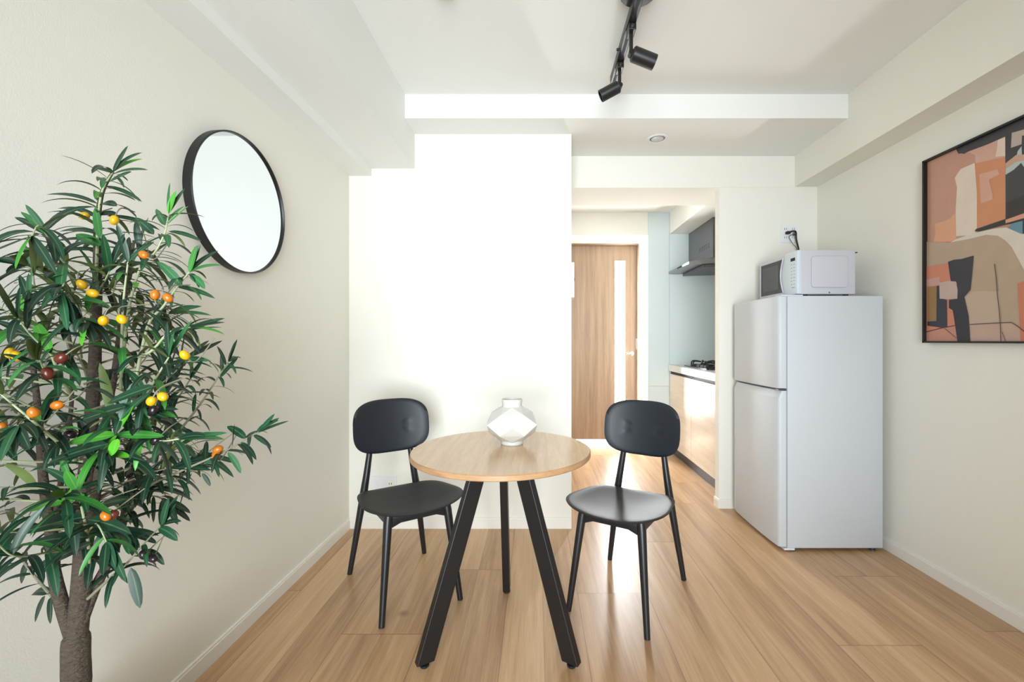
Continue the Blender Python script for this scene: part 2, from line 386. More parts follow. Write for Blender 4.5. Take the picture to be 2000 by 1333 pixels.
build('door_grip', bm, FRIDGE, d, smooth=True)
pbox('door_seal', mat('grey_seal', (150, 162, 174), .5), t, 1.302, 1.309, 2.300, 2.83, .03, 1.325)
bm = bmesh.new(); box(bm, 1.262, 1.304, 2.291, 2.325, .838, .846); build('hinge', bm, STEELD, t)
bm = bmesh.new(); box(bm, 1.29, 1.345, 2.289, 2.33, .008, .017); build('hinge', bm, WHITEP, t)
pbox('top_hinge_cover', WHITEP, t, 1.285, 1.40, 2.31, 2.36, 1.3325, 1.338)
for x, y in ((1.34, 2.305), (1.76, 2.305), (1.34, 2.79), (1.76, 2.79)):
    bm = bmesh.new(); lathe(bm, [(.014, 0), (.014, .008), (.008, .009), (.008, .018)], (x, y, .0005), n=16); build('foot', bm, STEELD, t, smooth=True)

# ------------------------------------------------------------------ microwave
t = thing('microwave', 'white microwave oven standing on top of the refrigerator', 'microwave', (1.56, 2.57, 1.345))
MW = mat('microwave_white', (202, 202, 209), .33)
x0, x1, y0, y1, z0, z1 = 1.425, 1.717, 2.367, 2.772, 1.348, 1.587
pbox('casing', MW, t, x0, x1, y0, y1, z0, z1, bevel=.004, smooth=True)
bm = bmesh.new(); prism(bm, rrect(1.577, 1.4685, .099, .0855, .016), 'y', y0-.006, y0+.001, .005); build('embossed_panel', bm, MW, t, smooth=True)
bm = bmesh.new(); lathe(bm, [(.004, 0), (.003, .002)], (1.577, y0, 1.357), (0, -1, 0), 12); build('screw', bm, STEELD, t)
arc = [(2.483+.036*math.sin(math.pi*i/14), z0+.006+(z1-z0-.012)*i/14) for i in range(15)]
bm = bmesh.new(); prism(bm, [(2.366, z0+.002)]+[(2.483, z0+.002)]+arc[1:-1]+[(2.483, z1-.002), (2.366, z1-.002)], 'x', 1.403, 1.426, .003); cp = build('control_panel', bm, mat('panel_white', (214, 224, 232), .3), t, smooth=True)
bm = bmesh.new(); prism(bm, [(y, z) for y, z in arc]+[(y1, z1-.002), (y1, z0+.002)], 'x', 1.408, 1.426); dr = build('door', bm, MW, t)
bm = bmesh.new(); prism(bm, [(2.480+.034*math.sin(math.pi*(.08+.84*i/12)), 1.372+.189*i/12) for i in range(13)]+[(2.752, 1.561), (2.752, 1.372)], 'x', 1.4065, 1.409); build('door_window', bm, mat('smoked_glass', (34, 34, 38), .12), dr)
bm = bmesh.new(); prism(bm, [(2.555, 1.395), (2.73, 1.395), (2.73, 1.54), (2.555, 1.54)], 'x', 1.4058, 1.4068); build('mesh_screen', bm, mat('mesh_screen', (66, 66, 70), .3), dr)
bm = bmesh.new(); tube(bm, [Vector((1.400, y+.002, z)) for y, z in arc[1:-1]], .004, 8); build('handle', bm, MW, dr, smooth=True)
pbox('display', DARK, cp, 1.4015, 1.4035, 2.385, 2.425, 1.532, 1.549)
bt = mat('button_grey', (140, 156, 172), .5)
for r in range(8):
    for c in range(2):
        if r == 7 and c == 1: continue
        pbox('button', bt, cp, 1.402, 1.4035, 2.388+c*.024, 2.398+c*.024+(.018 if r == 7 else 0), 1.512-r*.018, 1.5155-r*.018)
for x, y in ((1.46, 2.39), (1.68, 2.39), (1.46, 2.74), (1.68, 2.74)):
    bm = bmesh.new(); lathe(bm, [(.011, 0), (.012, .0155)], (x, y, 1.3325), n=14); build('foot', bm, DARK, t)
pbox('rear_spacer', DARK, t, 1.716, 1.738, 2.38, 2.40, 1.573, 1.577)
bm = bmesh.new(); tube(bm, spline([(1.718, 2.40, 1.565), (1.730, 2.40, 1.552), (1.728, 2.40, 1.535), (1.731, 2.41, 1.525), (1.722, 2.42, 1.505)], 5), .003, 8); build('rear_cable', bm, DARK, t, smooth=True)

# ------------------------------------------------------------------ sockets
def socket(label, cx, y, cz, hw, hh, double, grp=None):
    t = thing('wall_outlet', label, 'outlet', (cx, y, cz))
    bm = bmesh.new(); prism(bm, rrect(cx, cz, hw, hh, .004, 3), 'y', y-.006, y+.0005, .0015); build('cover_plate', bm, WHITEP, t)
    return t
t = socket('white double power outlet on the wall above the microwave', 1.657, YK, 1.800, .057, .061, True)
for dx in (-.027, .025):
    bm = bmesh.new(); prism(bm, rrect(1.657+dx, 1.80, .018, .045, .003, 2), 'y', YK-.008, YK-.005); f = build('socket_face', bm, WHITEP, t)
    for dz in (.028, -.028):
        for e in (-.006, .006): pbox('socket_slot', DARK, f, 1.657+dx+e-.0012, 1.657+dx+e+.0012, YK-.0085, YK-.0075, 1.80+dz-.006, 1.80+dz+.006)
t = thing('power_cord', 'black power plug and cord hanging from the outlet above the microwave', 'power cord', (1.66, YK, 1.80))
bm = bmesh.new(); box(bm, 1.625, 1.650, YK-.036, YK-.009, 1.790, 1.808, bevel=.004); build('plug', bm, DARK, t, smooth=True)
bm = bmesh.new(); tube(bm, spline([(1.637, YK-.036, 1.800), (1.655, YK-.055, 1.802), (1.672, YK-.050, 1.795), (1.678, YK-.045, 1.75), (1.690, YK-.05, 1.68), (1.69, YK-.06, 1.60), (1.66, YK-.07, 1.50)], 6), .0055, 10); build('cable', bm, DARK, t, smooth=True)
t = thing('power_cord', 'grey plug with thin dark cord beside the thick black plug', 'power cord', (1.68, YK, 1.79))
bm = bmesh.new(); box(bm, 1.673, 1.692, YK-.030, YK-.009, 1.780, 1.803, bevel=.004); build('plug', bm, mat('grey_plug', (120, 122, 124), .5), t, smooth=True)
bm = bmesh.new(); tube(bm, spline([(1.680, YK-.030, 1.785), (1.650, YK-.03, 1.782), (1.642, YK-.028, 1.765), (1.665, YK-.035, 1.72), (1.684, YK-.04, 1.69), (1.688, YK-.05, 1.60)], 6), .0018, 8); build('cable', bm, DARK, t, smooth=True)

t = socket('low white wall plate with switch and outlet behind the left chair', -.891, YB, .247, .076, .060, False)
bm = bmesh.new(); prism(bm, rrect(-.945, .245, .017, .038, .002, 2), 'y', YB-.0085, YB-.005); f = build('data_port', bm, WHITEP, t)
bm = bmesh.new(); lathe(bm, [(.008, 0), (.007, .002)], (-.945, YB-.0085, .262), (0, -1, 0), 16); build('port_cap', bm, TRIM, f)
bm = bmesh.new(); prism(bm, rrect(-.850, .245, .020, .038, .002, 2), 'y', YB-.0085, YB-.005); f = build('socket_face', bm, TRIM, t)
for e in (-.006, .006): pbox('socket_slot', DARK, f, -.850+e-.0013, -.850+e+.0013, YB-.0095, YB-.008, .257, .268)

# ------------------------------------------------------------------ ceiling fittings
t = thing('downlight', 'small round recessed downlight in the lowered ceiling strip', 'ceiling light', (.726, 2.635, 2.307))
c = (.726, 2.635, 2.3075)
bm = bmesh.new(); lathe(bm, [(.063, 0), (.062, .003), (.050, .006), (.045, .002), (.045, -.0)], c, (0, 0, -1), 40, close=False); build('trim_ring', bm, WHITEP, t, smooth=True)
bm = bmesh.new(); lathe(bm, [(.044, -.0), (.044, .001)], c, (0, 0, -1), 32); build('recess', bm, mat('recess_grey', (120, 120, 118), .6), t)
bm = bmesh.new(); lathe(bm, [(.036, 0), (.036, .004), (.030, .006)], c, (0, 0, -1), 32); build('lens', bm, mat('lens', (205, 205, 205), .3), t, smooth=True)
bm = bmesh.new(); lathe(bm, [(.055, 0), (.055, .012), (.040, .024), (.018, .030), (.018, .034)], (-.347, 1.648, ZC+.0005), (0, 0, -1), 40)
tag(build('smoke_detector', bm, WHITEP, smooth=True), 'round white smoke detector on the ceiling at the top edge', 'smoke detector')

t = thing('track_light', 'black ceiling track light with cylindrical spot heads', 'track light', (.38, 1.64, ZC))
bm = bmesh.new(); lathe(bm, [(.068, -.0005), (.068, .036), (.064, .040)], (.385, 1.655, ZC), (0, 0, -1), 48); build('ceiling_canopy', bm, TRACKM, t, smooth=True)
bm = bmesh.new(); box(bm, .364, .398, 1.02, 2.165, 2.362, 2.398, bevel=.002); tr = build('track_rail', bm, TRACKM, t)
bm = bmesh.new(); box(bm, .375, .387, 1.03, 2.155, 2.3605, 2.3625); build('rail_slot', bm, DARK, tr)
bm = bmesh.new(); lathe(bm, [(.006, 0), (.006, .010), (.003, .012)], (.364, 1.93, 2.375), (-1, 0, 0), 14); build('end_screw', bm, TRACKM, tr)
def head(y, drop, d, L, r, xo=0):
    j = Vector((.383, y, 2.35)); p = j-Vector((0, 0, drop)); d = Vector(d).normalized()
    bm = bmesh.new(); box(bm, .368, .398, y-.03, y+.03, 2.335, 2.362, bevel=.003); ad = build('adapter', bm, TRACKM, t)
    bm = bmesh.new(); lathe(bm, [(.007, 0), (.006, .004)], (.383, y-.0305, 2.348), (0, -1, 0), 12); build('screw', bm, CHROME, ad)
    bm = bmesh.new(); tube(bm, [j-Vector((0, 0, .01)), p], .008, 12); tube(bm, [p+V(0, .012, .0), p-V(0, .016, 0)], .012, 14); build('stem', bm, TRACKM, t, smooth=True)
    a = p+V(0, -.004, 0)
    bm = bmesh.new(); lathe(bm, [(r*.8, 0), (r, .005), (r, L), (r-.003, L), (r-.003, L-.012)], a+d*.004, d, 40)
    h = build('spot_head', bm, TRACKM, t, smooth=True)
    bm = bmesh.new(); lathe(bm, [(r-.004, L-.014), (r-.004, L-.013)], a+d*.004, d, 32); build('lens', bm, mat('spot_lens', (190, 190, 190), .2), h)
head(1.775, .095, (.93, .10, -.30), .098, .030)
head(2.020, .085, (-.88, .12, -.42), .092, .0275)
head(1.33, .095, (.5, -.7, -.5), .098, .030)

# ------------------------------------------------------------------ round mirror on the left wall
wx = lx(-1.094, 1.633)
t = thing('wall_mirror', 'round wall mirror with deep black metal frame on the left wall', 'mirror', (wx, 1.633, 1.602))
nrm = Vector((1, -.014, 0)).normalized(); c = Vector((wx, 1.633, 1.602))
bm = bmesh.new(); lathe(bm, [(.251, 0), (.252, .028), (.2505, .030), (.247, .030), (.2455, .026), (.2455, .0)], c, nrm, 128, close=False); build('frame', bm, BLACKM, t, smooth=True)
MIR = mat('mirror_glass', (.75, .80, .845), .015, metal=1)
bm = bmesh.new(); lathe(bm, [(.246, .004), (.246, .022)], c, nrm, 128); build('mirror_glass', bm, MIR, t)

# ------------------------------------------------------------------ framed abstract print on the right wall
PX = 1.822
t = thing('framed_print', 'large abstract print in salmon, taupe and navy in thin black frame', 'wall art', (1.842, 1.66, 1.5))
YA, YE, ZA, ZB = 2.067, 1.25, 1.088, 1.940
def wp(px, py):
    Y = F*PX/(px-VX); return (Y, H-(py-VY)*Y/F)
def z4(*p): return [wp(1790+a/5.795, 220+b/5.795) for a, b in p]
def z5(*p): return [wp(1790+a/5.552, 440+b/5.552) for a, b in p]
bm = bmesh.new(); fw = .008
box(bm, 1.812, 1.842, YE, YE+fw, ZA, ZB); box(bm, 1.812, 1.842, YA-fw, YA, ZA, ZB)
box(bm, 1.812, 1.842, YE, YA, ZA, ZA+fw); box(bm, 1.812, 1.842, YE, YA, ZB-fw, ZB)
build('frame', bm, BLACKM, t)
RGT = 2900
layers = [
 ((192, 143, 122), None),
 ((216, 157, 120), z5((180, -10), (270, -40), (340, -70), (420, -150), (410, 150), (350, 182), (170, 182), (190, 80))),
 ((206, 136, 94), z4((645, 580), (985, 490), (990, 1220), (660, 1335))),
 ((209, 163, 142), z4((560, 445), (985, 275), (985, 500), (650, 575), (640, 480))),
 ((224, 203, 187), z4((900, 310), (985, 275), (985, 490), (870, 500), (890, 420))),
 ((221, 203, 188), z4((415, 740), (480, 640), (640, 570), (665, 900), (665, 1335), (640, 1390), (430, 1400), (425, 1100), (440, 850))),
 ((212, 160, 138), z4((690, 700), (900, 640), (920, 700), (800, 760), (845, 930), (840, 985), (710, 1030))),
 ((54, 52, 56), z4((430, 415), (455, 465), (500, 462), (520, 468), (560, 445), (800, 355), (985, 270), (990, 1215), (RGT, 560), (RGT, -700), (985, 130))),
 ((186, 168, 156), z4((1060, 230), (1217, 185), (1300, 165), (1290, 260), (1175, 260), (1170, 360), (1050, 400))),
 ((178, 192, 188), z4((1125, 440), (1170, 380), (1175, 480), (1300, 470), (1400, 620), (1217, 645), (1165, 570), (1080, 650), (990, 705), (990, 640), (1110, 540))),
 ((200, 158, 136), z4((990, 575), (1110, 480), (1260, 470), (1217, 540), (1110, 560), (990, 640))),
 ((40, 34, 33), z4((995, 1020), (1217, 930), (RGT, 300), (RGT, 640), (990, 1215))),
 ((30, 27, 28), z4((640, 1345), (660, 1318), (990, 1205), (RGT, 640), (RGT, 980), (995, 1270), (700, 1345))),
 ((210, 150, 120), z4((992, 1215), (1217, 1135), (1500, 1050), (1500, 1110), (992, 1255))),
 ((96, 140, 152), z5((975, 30), (1030, -20), (1166, -55), (1300, -90), (1330, 60), (1120, 95), (1050, 70))),
 ((34, 40, 46), z5((1136, -60), (1170, -60), (1170, 95), (1136, 95))),
 ((214, 203, 188), z5((350, 190), (420, 150), (620, 85), (820, 40), (960, 25), (1120, 95), (1330, 95), (1400, 1000), (1166, 560), (1020, 260), (870, 130), (740, 115), (560, 155))),
 ((179, 154, 131), z5((100, 180), (330, 192), (560, 150), (740, 105), (870, 115), (950, 165), (1020, 240), (1166, 510), (1400, 900), (1400, 1290), (560, 1290), (500, 780), (330, 640), (340, 410), (100, 452))),
 ((190, 165, 144), z5((515, 790), (600, 720), (890, 718), (905, 1055), (570, 1075))),
 ((190, 158, 140), z5((570, 1080), (1020, 1060), (1110, 1130), (1130, 1285), (575, 1285))),
 ((203, 128, 100), z5((100, 452), (338, 410), (360, 560), (380, 900), (440, 1290), (100, 1290))),
 ((196, 150, 140), z5((100, 590), (240, 560), (250, 650), (100, 665))),
 ((192, 133, 110), z5((100, 1155), (410, 1088), (440, 1290), (100, 1290))),
 ((196, 118, 84), z5((1085, 635), (1130, 615), (1400, 560), (1400, 1290), (1120, 1290))),
 ((148, 112, 66), z5((112, 675), (212, 660), (210, 1045), (112, 1052))),
 ((44, 44, 56), z5((212, 660), (245, 655), (248, 790), (322, 812), (326, 1110), (285, 1116), (112, 1092), (112, 1046), (208, 1040))),
 ((38, 35, 42), z5((335, 398), (400, 375), (480, 368), (612, 330), (596, 520), (578, 700), (510, 780), (556, 980), (577, 1290), (440, 1290), (405, 1000), (390, 925), (345, 900), (345, 812), (430, 800), (430, 625), (365, 610))),
 ((192, 164, 154), z5((240, 625), (330, 605), (422, 612), (440, 700), (436, 800), (340, 805), (245, 798))),
]
def line(pts, wd):
    out = []; back = []
    for i, p in enumerate(pts):
        a = Vector(pts[max(i-1, 0)]); b = Vector(pts[min(i+1, len(pts)-1)]); n = (b-a).normalized(); n = Vector((-n.y, n.x))*wd/2
        out.append(tuple(Vector(p)+n)); back.append(tuple(Vector(p)-n))
    return out+back[::-1]
for pts, wd in (([(105, 1158), (250, 1120), (410, 1090)], 9), ([(300, 1120), (430, 1230)], 5), ([(572, 1078), (860, 1062), (1020, 1055), (1090, 1095), (1180, 1170)], 8),
                ([(842, 420), (862, 600), (872, 760), (895, 950), (905, 1100), (910, 1270)], 8), ([(925, 1160), (965, 1270)], 6)):
    layers.append(((66, 52, 50), z5(*line(pts, wd))))
bm = bmesh.new(); mats = []
YL, YH, ZL, ZH = YE+fw, YA-fw, ZA+fw, ZB-fw
for i, (colr, poly) in enumerate(layers):
    if poly is None: poly = [(YL, ZL), (YH, ZL), (YH, ZH), (YL, ZH)]
    for (ax, lim, sg) in ((0, YL, 1), (0, YH, -1), (1, ZL, 1), (1, ZH, -1)):   # trim to the sheet
        new = []
        for k in range(len(poly)):
            p, q = poly[k-1], poly[k]; ip = (p[ax]-lim)*sg >= 0; iq = (q[ax]-lim)*sg >= 0
            if ip != iq:
                tt = (lim-p[ax])/(q[ax]-p[ax]); new.append((p[0]+(q[0]-p[0])*tt, p[1]+(q[1]-p[1])*tt))
            if iq: new.append(q)
        poly = new
        if not poly: break
    if len(poly) < 3: continue
    f = bm.faces.new([bm.verts.new((1.830-.0002*i, y, z)) for y, z in poly])
    f.material_index = len(mats); mats.append(mat('print_colour', colr, .5, coat=.25, var=(18, .07)))
for f in bm.faces: f.normal_update()
bmesh.ops.triangulate(bm, faces=bm.faces[:])
for f in bm.faces:
    f.normal_update()
    if f.normal.x > 0: f.normal_flip()
build('print_sheet', bm, mats, t, smooth=False)
pbox('backing_board', BLACKM, t, 1.832, 1.841, YE+.002, YA-.002, ZA+.002, ZB-.002)

# ------------------------------------------------------------------ table
TC = Vector((-.128, 1.632, 0)); TR, TZ = .328, .699
OAKT = wood('table_oak', (222, 192, 156), (198, 160, 122), stretch=(30, 2.2, 30), rough=.24, spec=.7, planks=.085)
OAKE = wood('table_edge', (184, 146, 108), (156, 116, 80), stretch=(14, 14, 60), rough=.42)
t = thing('round_table', 'small round oak table on three black metal legs', 'table', (TC.x, TC.y, 0))
bm = bmesh.new(); lathe(bm, [(TR-.003, 0), (TR, .003), (TR, .017), (TR-.003, .020)], (TC.x, TC.y, TZ-.020), n=128)
top = build('tabletop', bm, [OAKT, OAKE], t, smooth=True)
for p in top.data.polygons:
    if abs(p.normal.z) < .9: p.material_index = 1
for ang in (210, 330, 90):
    a = math.radians(ang+(1 if ang == 210 else -1 if ang == 330 else 0)); R_ = Vector((math.cos(a), math.sin(a), 0)); T_ = Vector((-R_.y, R_.x, 0))
    ft = Vector((TC.x, TC.y, 0))+R_*.289; tp = Vector((TC.x, TC.y, 0))+R_*.080
    bm = bmesh.new()
    q = [(-1, -1), (1, -1), (1, 1), (-1, 1)]; vv = []
    for cpt, z in ((ft, .016), (tp, TZ-.0215)):
        # the foot of the flat bar is cut level; width .060 radially, .030 across
        vv.append([bm.verts.new((cpt+R_*(sx*.030)+T_*(sy*.015)).to_tuple()[:2]+(z,)) for sx, sy in q])
    for k in range(4): bm.faces.new((vv[0][k], vv[0][(k+1) % 4], vv[1][(k+1) % 4], vv[1][k]))
    bm.faces.new(vv[0][::-1]); bm.faces.new(vv[1])
    bmesh.ops.bevel(bm, geom=bm.edges[:], offset=.0025, segments=2, profile=.5, affect='EDGES')
    lg = build('leg', bm, BLACKM, t)
    bm = bmesh.new(); lathe(bm, [(.013, 0), (.016, .004), (.016, .010), (.007, .011), (.007, .018)], (ft.x, ft.y, .0005), n=20); build('foot_pad', bm, BLACK, lg, smooth=True)
    bm = bmesh.new(); q2 = tp+Vector((0, 0, TZ-.0215)); prism(bm, rrect(0, 0, .05, .03, .006, 3), 'z', TZ-.0235, TZ-.0205)
    bmesh.ops.rotate(bm, verts=bm.verts[:], cent=(0, 0, 0), matrix=Matrix.Rotation(a, 3, 'Z')); bmesh.ops.translate(bm, verts=bm.verts[:], vec=(tp.x, tp.y, 0)); build('mounting_plate', bm, BLACKM, lg)

# ------------------------------------------------------------------ vase
CER = mat('white_ceramic', (200, 198, 192), .5, spec=.5)
vc = Vector((-.093, 1.705, TZ+.0005)); n = 6
bm = bmesh.new(); rings = []
spec = ((.036, .006, 0), (.046, .014, 0), (.090, .044, .5), (.109, .082, 0), (.078, .124, .5), (.041, .146, 0), (.034, .150, 0))
for r, z, off in spec:
    rings.append([bm.verts.new(vc+Vector((r*math.cos(2*math.pi*(k+off)/n+math.pi/6+.06), r*math.sin(2*math.pi*(k+off)/n+math.pi/6+.06), z))) for k in range(n)])
for i in range(len(rings)-1):
    a, b = rings[i], rings[i+1]; oa, ob = spec[i][2], spec[i+1][2]
    for k in range(n):
        k1 = (k+1) % n
        if oa == ob: bm.faces.new((a[k], a[k1], b[k1], b[k]))
        elif oa < ob: bm.faces.new((a[k], a[k1], b[k])); bm.faces.new((a[k1], b[k1], b[k]))
        else: bm.faces.new((a[k], b[k1], b[k])); bm.faces.new((a[k], a[k1], b[k1]))
bm.faces.new(rings[0][::-1]); bm.faces.new(rings[-1])
lathe(bm, [(.037, .138), (.038, .150), (.0400, .170), (.0392, .173), (.0370, .173), (.0355, .166), (.0345, .152)], vc, n=40)
lathe(bm, [(.041, .0), (.0435, .003), (.0435, .012), (.038, .018)], vc, n=40)
tag(build('vase', bm, CER), 'white faceted ceramic vase standing on the round table', 'vase')

# ------------------------------------------------------------------ chairs
def sgn(v, e): return math.copysign(abs(v)**e, v)
def make_chair(label, loc, rz):
    t = thing('dining_chair', label, 'chair', (*loc, 0), rz, 'black chairs at the round table')
    # seat: moulded saddle shell
    w_, yf, yr, zs, df, dx, tp, nn = .229, -.262, .176, .398, -.020, .040, .23, 3.2
    bm = bmesh.new(); NR, NA = 12, 72; ctr = (0, -.04)
    def P(r, a, off=0):
        c_, s_ = sgn(math.cos(a), 2/nn), sgn(math.sin(a), 2/nn)
        y = (yf+yr)/2+(yr-yf)/2*s_*r; tt = (y-yf)/(yr-yf); x = w_*c_*r*(1-tp*tt)
        z = zs-df*(1-tt)**2+dx*(x/w_)**2-.010*(1-r*r)*1.2
        if r > .93: z -= .0018
        return Vector((x, y, z+off))
    topr, botr = [], []
    for lay, off in ((topr, 0), (botr, -.011)):
        for i in range(NR+1):
            r = (i/NR)**.8
            lay.append([bm.verts.new(P(max(r, .001) if i else .001, 2*math.pi*k/NA, off+(0 if i < NR else (-.003 if off == 0 else .003)))) for k in range(NA)])
    for lay, fl_ in ((topr, 0), (botr, 1)):
        for i in range(NR):
            for k in range(NA):
                q = (lay[i][k], lay[i+1][k], lay[i+1][(k+1) % NA], lay[i][(k+1) % NA]); bm.faces.new(q[::-1] if fl_ else q)
        bm.faces.new(lay[0])
    edge = []
    for k in range(NA):
        p = P(1.008, 2*math.pi*k/NA, -.0055); edge.append(bm.verts.new(p))
    for k in range(NA):
        bm.faces.new((topr[-1][k], edge[k], edge[(k+1) % NA], topr[-1][(k+1) % NA])); bm.faces.new((edge[k], botr[-1][k], botr[-1][(k+1) % NA], edge[(k+1) % NA]))
    build('seat', bm, SEATP, t, smooth=True, angle=60, local=True)
    # backrest: curved rounded panel
    wb, hb, yb, zb, ln, cv = .1805, .1264, .200, .687, .13, 1.0
    bm = bmesh.new(); lays = []
    for off in (0, .012):
        lay = []
        for i in range(NR+1):
            r = i/NR; row = []
            for k in range(NA):
                a = 2*math.pi*k/NA; u = wb*sgn(math.cos(a), 2/3.2)*max(r, .001); v = hb*sgn(math.sin(a), 2/3.2)*max(r, .001)
                if i == NR: u *= .995; v *= .995
                dim = 0
                for (du, dv) in ((-.078, .014), (-.078, -.022), (.078, .014), (.078, -.022)):
                    dim += .0030*math.exp(-((u-du)**2+(v-dv)**2)/.00016)
                y = yb+v*ln-cv*u*u+off+(dim if off == 0 else 0)+(.003 if (i == NR and off == 0) else -.003 if i == NR else 0)
                row.append(bm.verts.new((u, y, zb+v)))
            lay.append(row)
        lays.append(lay)
    for li, lay in enumerate(lays):
        for i in range(NR):
            for k in range(NA):
                q = (lay[i][k], lay[i+1][k], lay[i+1][(k+1) % NA], lay[i][(k+1) % NA]); bm.faces.new(q if li else q[::-1])
        bm.faces.new(lay[0])
    e2 = []
    for k in range(NA):
        a = 2*math.pi*k/NA; u = wb*1.004*sgn(math.cos(a), 2/3.2); v = hb*1.004*sgn(math.sin(a), 2/3.2); e2.append(bm.verts.new((u, yb+v*ln-cv*u*u+.006, zb+v)))
    for k in range(NA):
        k1 = (k+1) % NA; bm.faces.new((lays[0][-1][k], lays[0][-1][k1], e2[k1], e2[k])); bm.faces.new((e2[k], e2[k1], lays[1][-1][k1], lays[1][-1][k]))
    build('backrest', bm, BACKP, t, smooth=True, angle=60, local=True)
    for s in (-1, 1):
        bm = bmesh.new(); tube(bm, [(s*.181, .2405, .001), (s*.152, .222, .2), (s*.125, .2055, .385), (s*.113, .207, .46), (s*.099, .212, .555), (s*.088, .225, .66), (s*.083, .2335, .71)], [.0115, .0145, .0175, .0155, .0135, .0120, .009], 16)
        build('leg', bm, BLACK, t, smooth=True, local=True)
        bm = bmesh.new(); tube(bm, [(s*.163, -.2405, .001), (s*.143, -.215, .2), (s*.126, -.192, .375), (s*.122, -.188, .402)], [.0115, .0145, .0175, .017], 16)
        build('leg', bm, BLACK, t, smooth=True, local=True)
        bm = bmesh.new()    # side rail widening into the leg tops
        prism(bm, [(-.190, .398), (-.190, .345), (-.165, .362), (.12, .352), (.205, .350), (.205, .393)], 'x', -.009, .009, .003)
        for v in bm.verts: v.co.x += s*.122
        build('side_rail', bm, BLACK, t, smooth=True, local=True)
    for y, zt_, zb_ in ((-.190, .402, .350), (.198, .392, .355)):
        bm = bmesh.new(); prism(bm, [(-.118, zt_-.004), (-.118, zb_), (-.075, zb_+.016), (.075, zb_+.016), (.118, zb_), (.118, zt_-.004)], 'y', y-.008, y+.008, .003)
        build('cross_rail', bm, BLACK, t, smooth=True, local=True)
    return t
make_chair('black moulded dining chair left of the round table, by the left wall', (-.5915, 1.974), math.radians(34.3))
make_chair('black moulded dining chair right of the round table, before the kitchen opening', (.397, 1.909), math.radians(-31.8))

# ------------------------------------------------------------------ olive tree
TY = .88
def leaf_material():
    m = bpy.data.materials.new('olive_leaf'); m.use_nodes = True; nt = m.node_tree; b = nt.nodes['Principled BSDF']; N = nt.nodes.new; L = nt.links.new
    a = N('ShaderNodeAttribute'); a.attribute_name = 'tone'; sp = N('ShaderNodeSeparateColor'); L(a.outputs['Color'], sp.inputs[0])
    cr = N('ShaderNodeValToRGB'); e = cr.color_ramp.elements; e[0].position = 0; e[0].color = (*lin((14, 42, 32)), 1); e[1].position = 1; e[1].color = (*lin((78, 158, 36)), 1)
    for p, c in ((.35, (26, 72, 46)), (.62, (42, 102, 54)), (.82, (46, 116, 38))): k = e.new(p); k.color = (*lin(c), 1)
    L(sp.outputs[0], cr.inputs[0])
    uv = N('ShaderNodeUVMap'); uv.uv_map = 'UVMap'; sx = N('ShaderNodeSeparateXYZ'); L(uv.outputs[0], sx.inputs[0])
    ab = N('ShaderNodeMath'); ab.operation = 'ABSOLUTE'; L(sx.outputs[0], ab.inputs[0])
    lt = N('ShaderNodeMapRange'); lt.inputs['From Min'].default_value = .04; lt.inputs['From Max'].default_value = .16; lt.inputs['To Min'].default_value = .2; lt.inputs['To Max'].default_value = 0; L(ab.outputs[0], lt.inputs[0])
    m1 = N('ShaderNodeMix'); m1.data_type = 'RGBA'; L(lt.outputs[0], m1.inputs['Factor']); L(cr.outputs[0], m1.inputs['A']); m1.inputs['B'].default_value = (*lin((150, 175, 110)), 1)
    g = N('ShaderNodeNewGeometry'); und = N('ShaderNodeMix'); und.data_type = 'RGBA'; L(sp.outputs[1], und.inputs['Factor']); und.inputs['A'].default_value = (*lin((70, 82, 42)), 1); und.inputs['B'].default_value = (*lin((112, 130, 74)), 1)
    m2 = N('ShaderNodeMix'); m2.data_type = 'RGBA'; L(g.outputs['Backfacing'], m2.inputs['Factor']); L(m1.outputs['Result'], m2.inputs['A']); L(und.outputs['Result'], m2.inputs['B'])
    L(m2.outputs['Result'], b.inputs['Base Color']); b.inputs['Roughness'].default_value = .42; b.inputs['Specular IOR Level'].default_value = .5
    return m
LEAF = leaf_material()
BARK = mat('olive_bark', (92, 80, 68), .9, bump=(120, 1.0, .012), var=(60, .45))
for nd in list(BARK.node_tree.nodes):
    if nd.bl_idname == 'ShaderNodeTexNoise':
        mp_ = BARK.node_tree.nodes.new('ShaderNodeMapping'); mp_.inputs['Scale'].default_value = (1, 1, 2.6)
        src_ = nd.inputs['Vector'].links[0].from_socket; BARK.node_tree.links.new(src_, mp_.inputs['Vector']); BARK.node_tree.links.new(mp_.outputs[0], nd.inputs['Vector'])
TWIG = mat('pale_green_twig', (160, 168, 128), .6, var=(30, .15))
TWIG2 = mat('grey_green_twig', (122, 122, 100), .7, var=(30, .2))
tree = thing('olive_tree', 'artificial olive tree with ripening olives standing in the left foreground', 'plant', (-.918, TY, 0))
rnd = random.Random(11)
leaves = bmesh.new(); luv = leaves.loops.layers.uv.new('UVMap'); lto = leaves.loops.layers.color.new('tone')
def wallx(y): return lx(-1.094, y)+.006
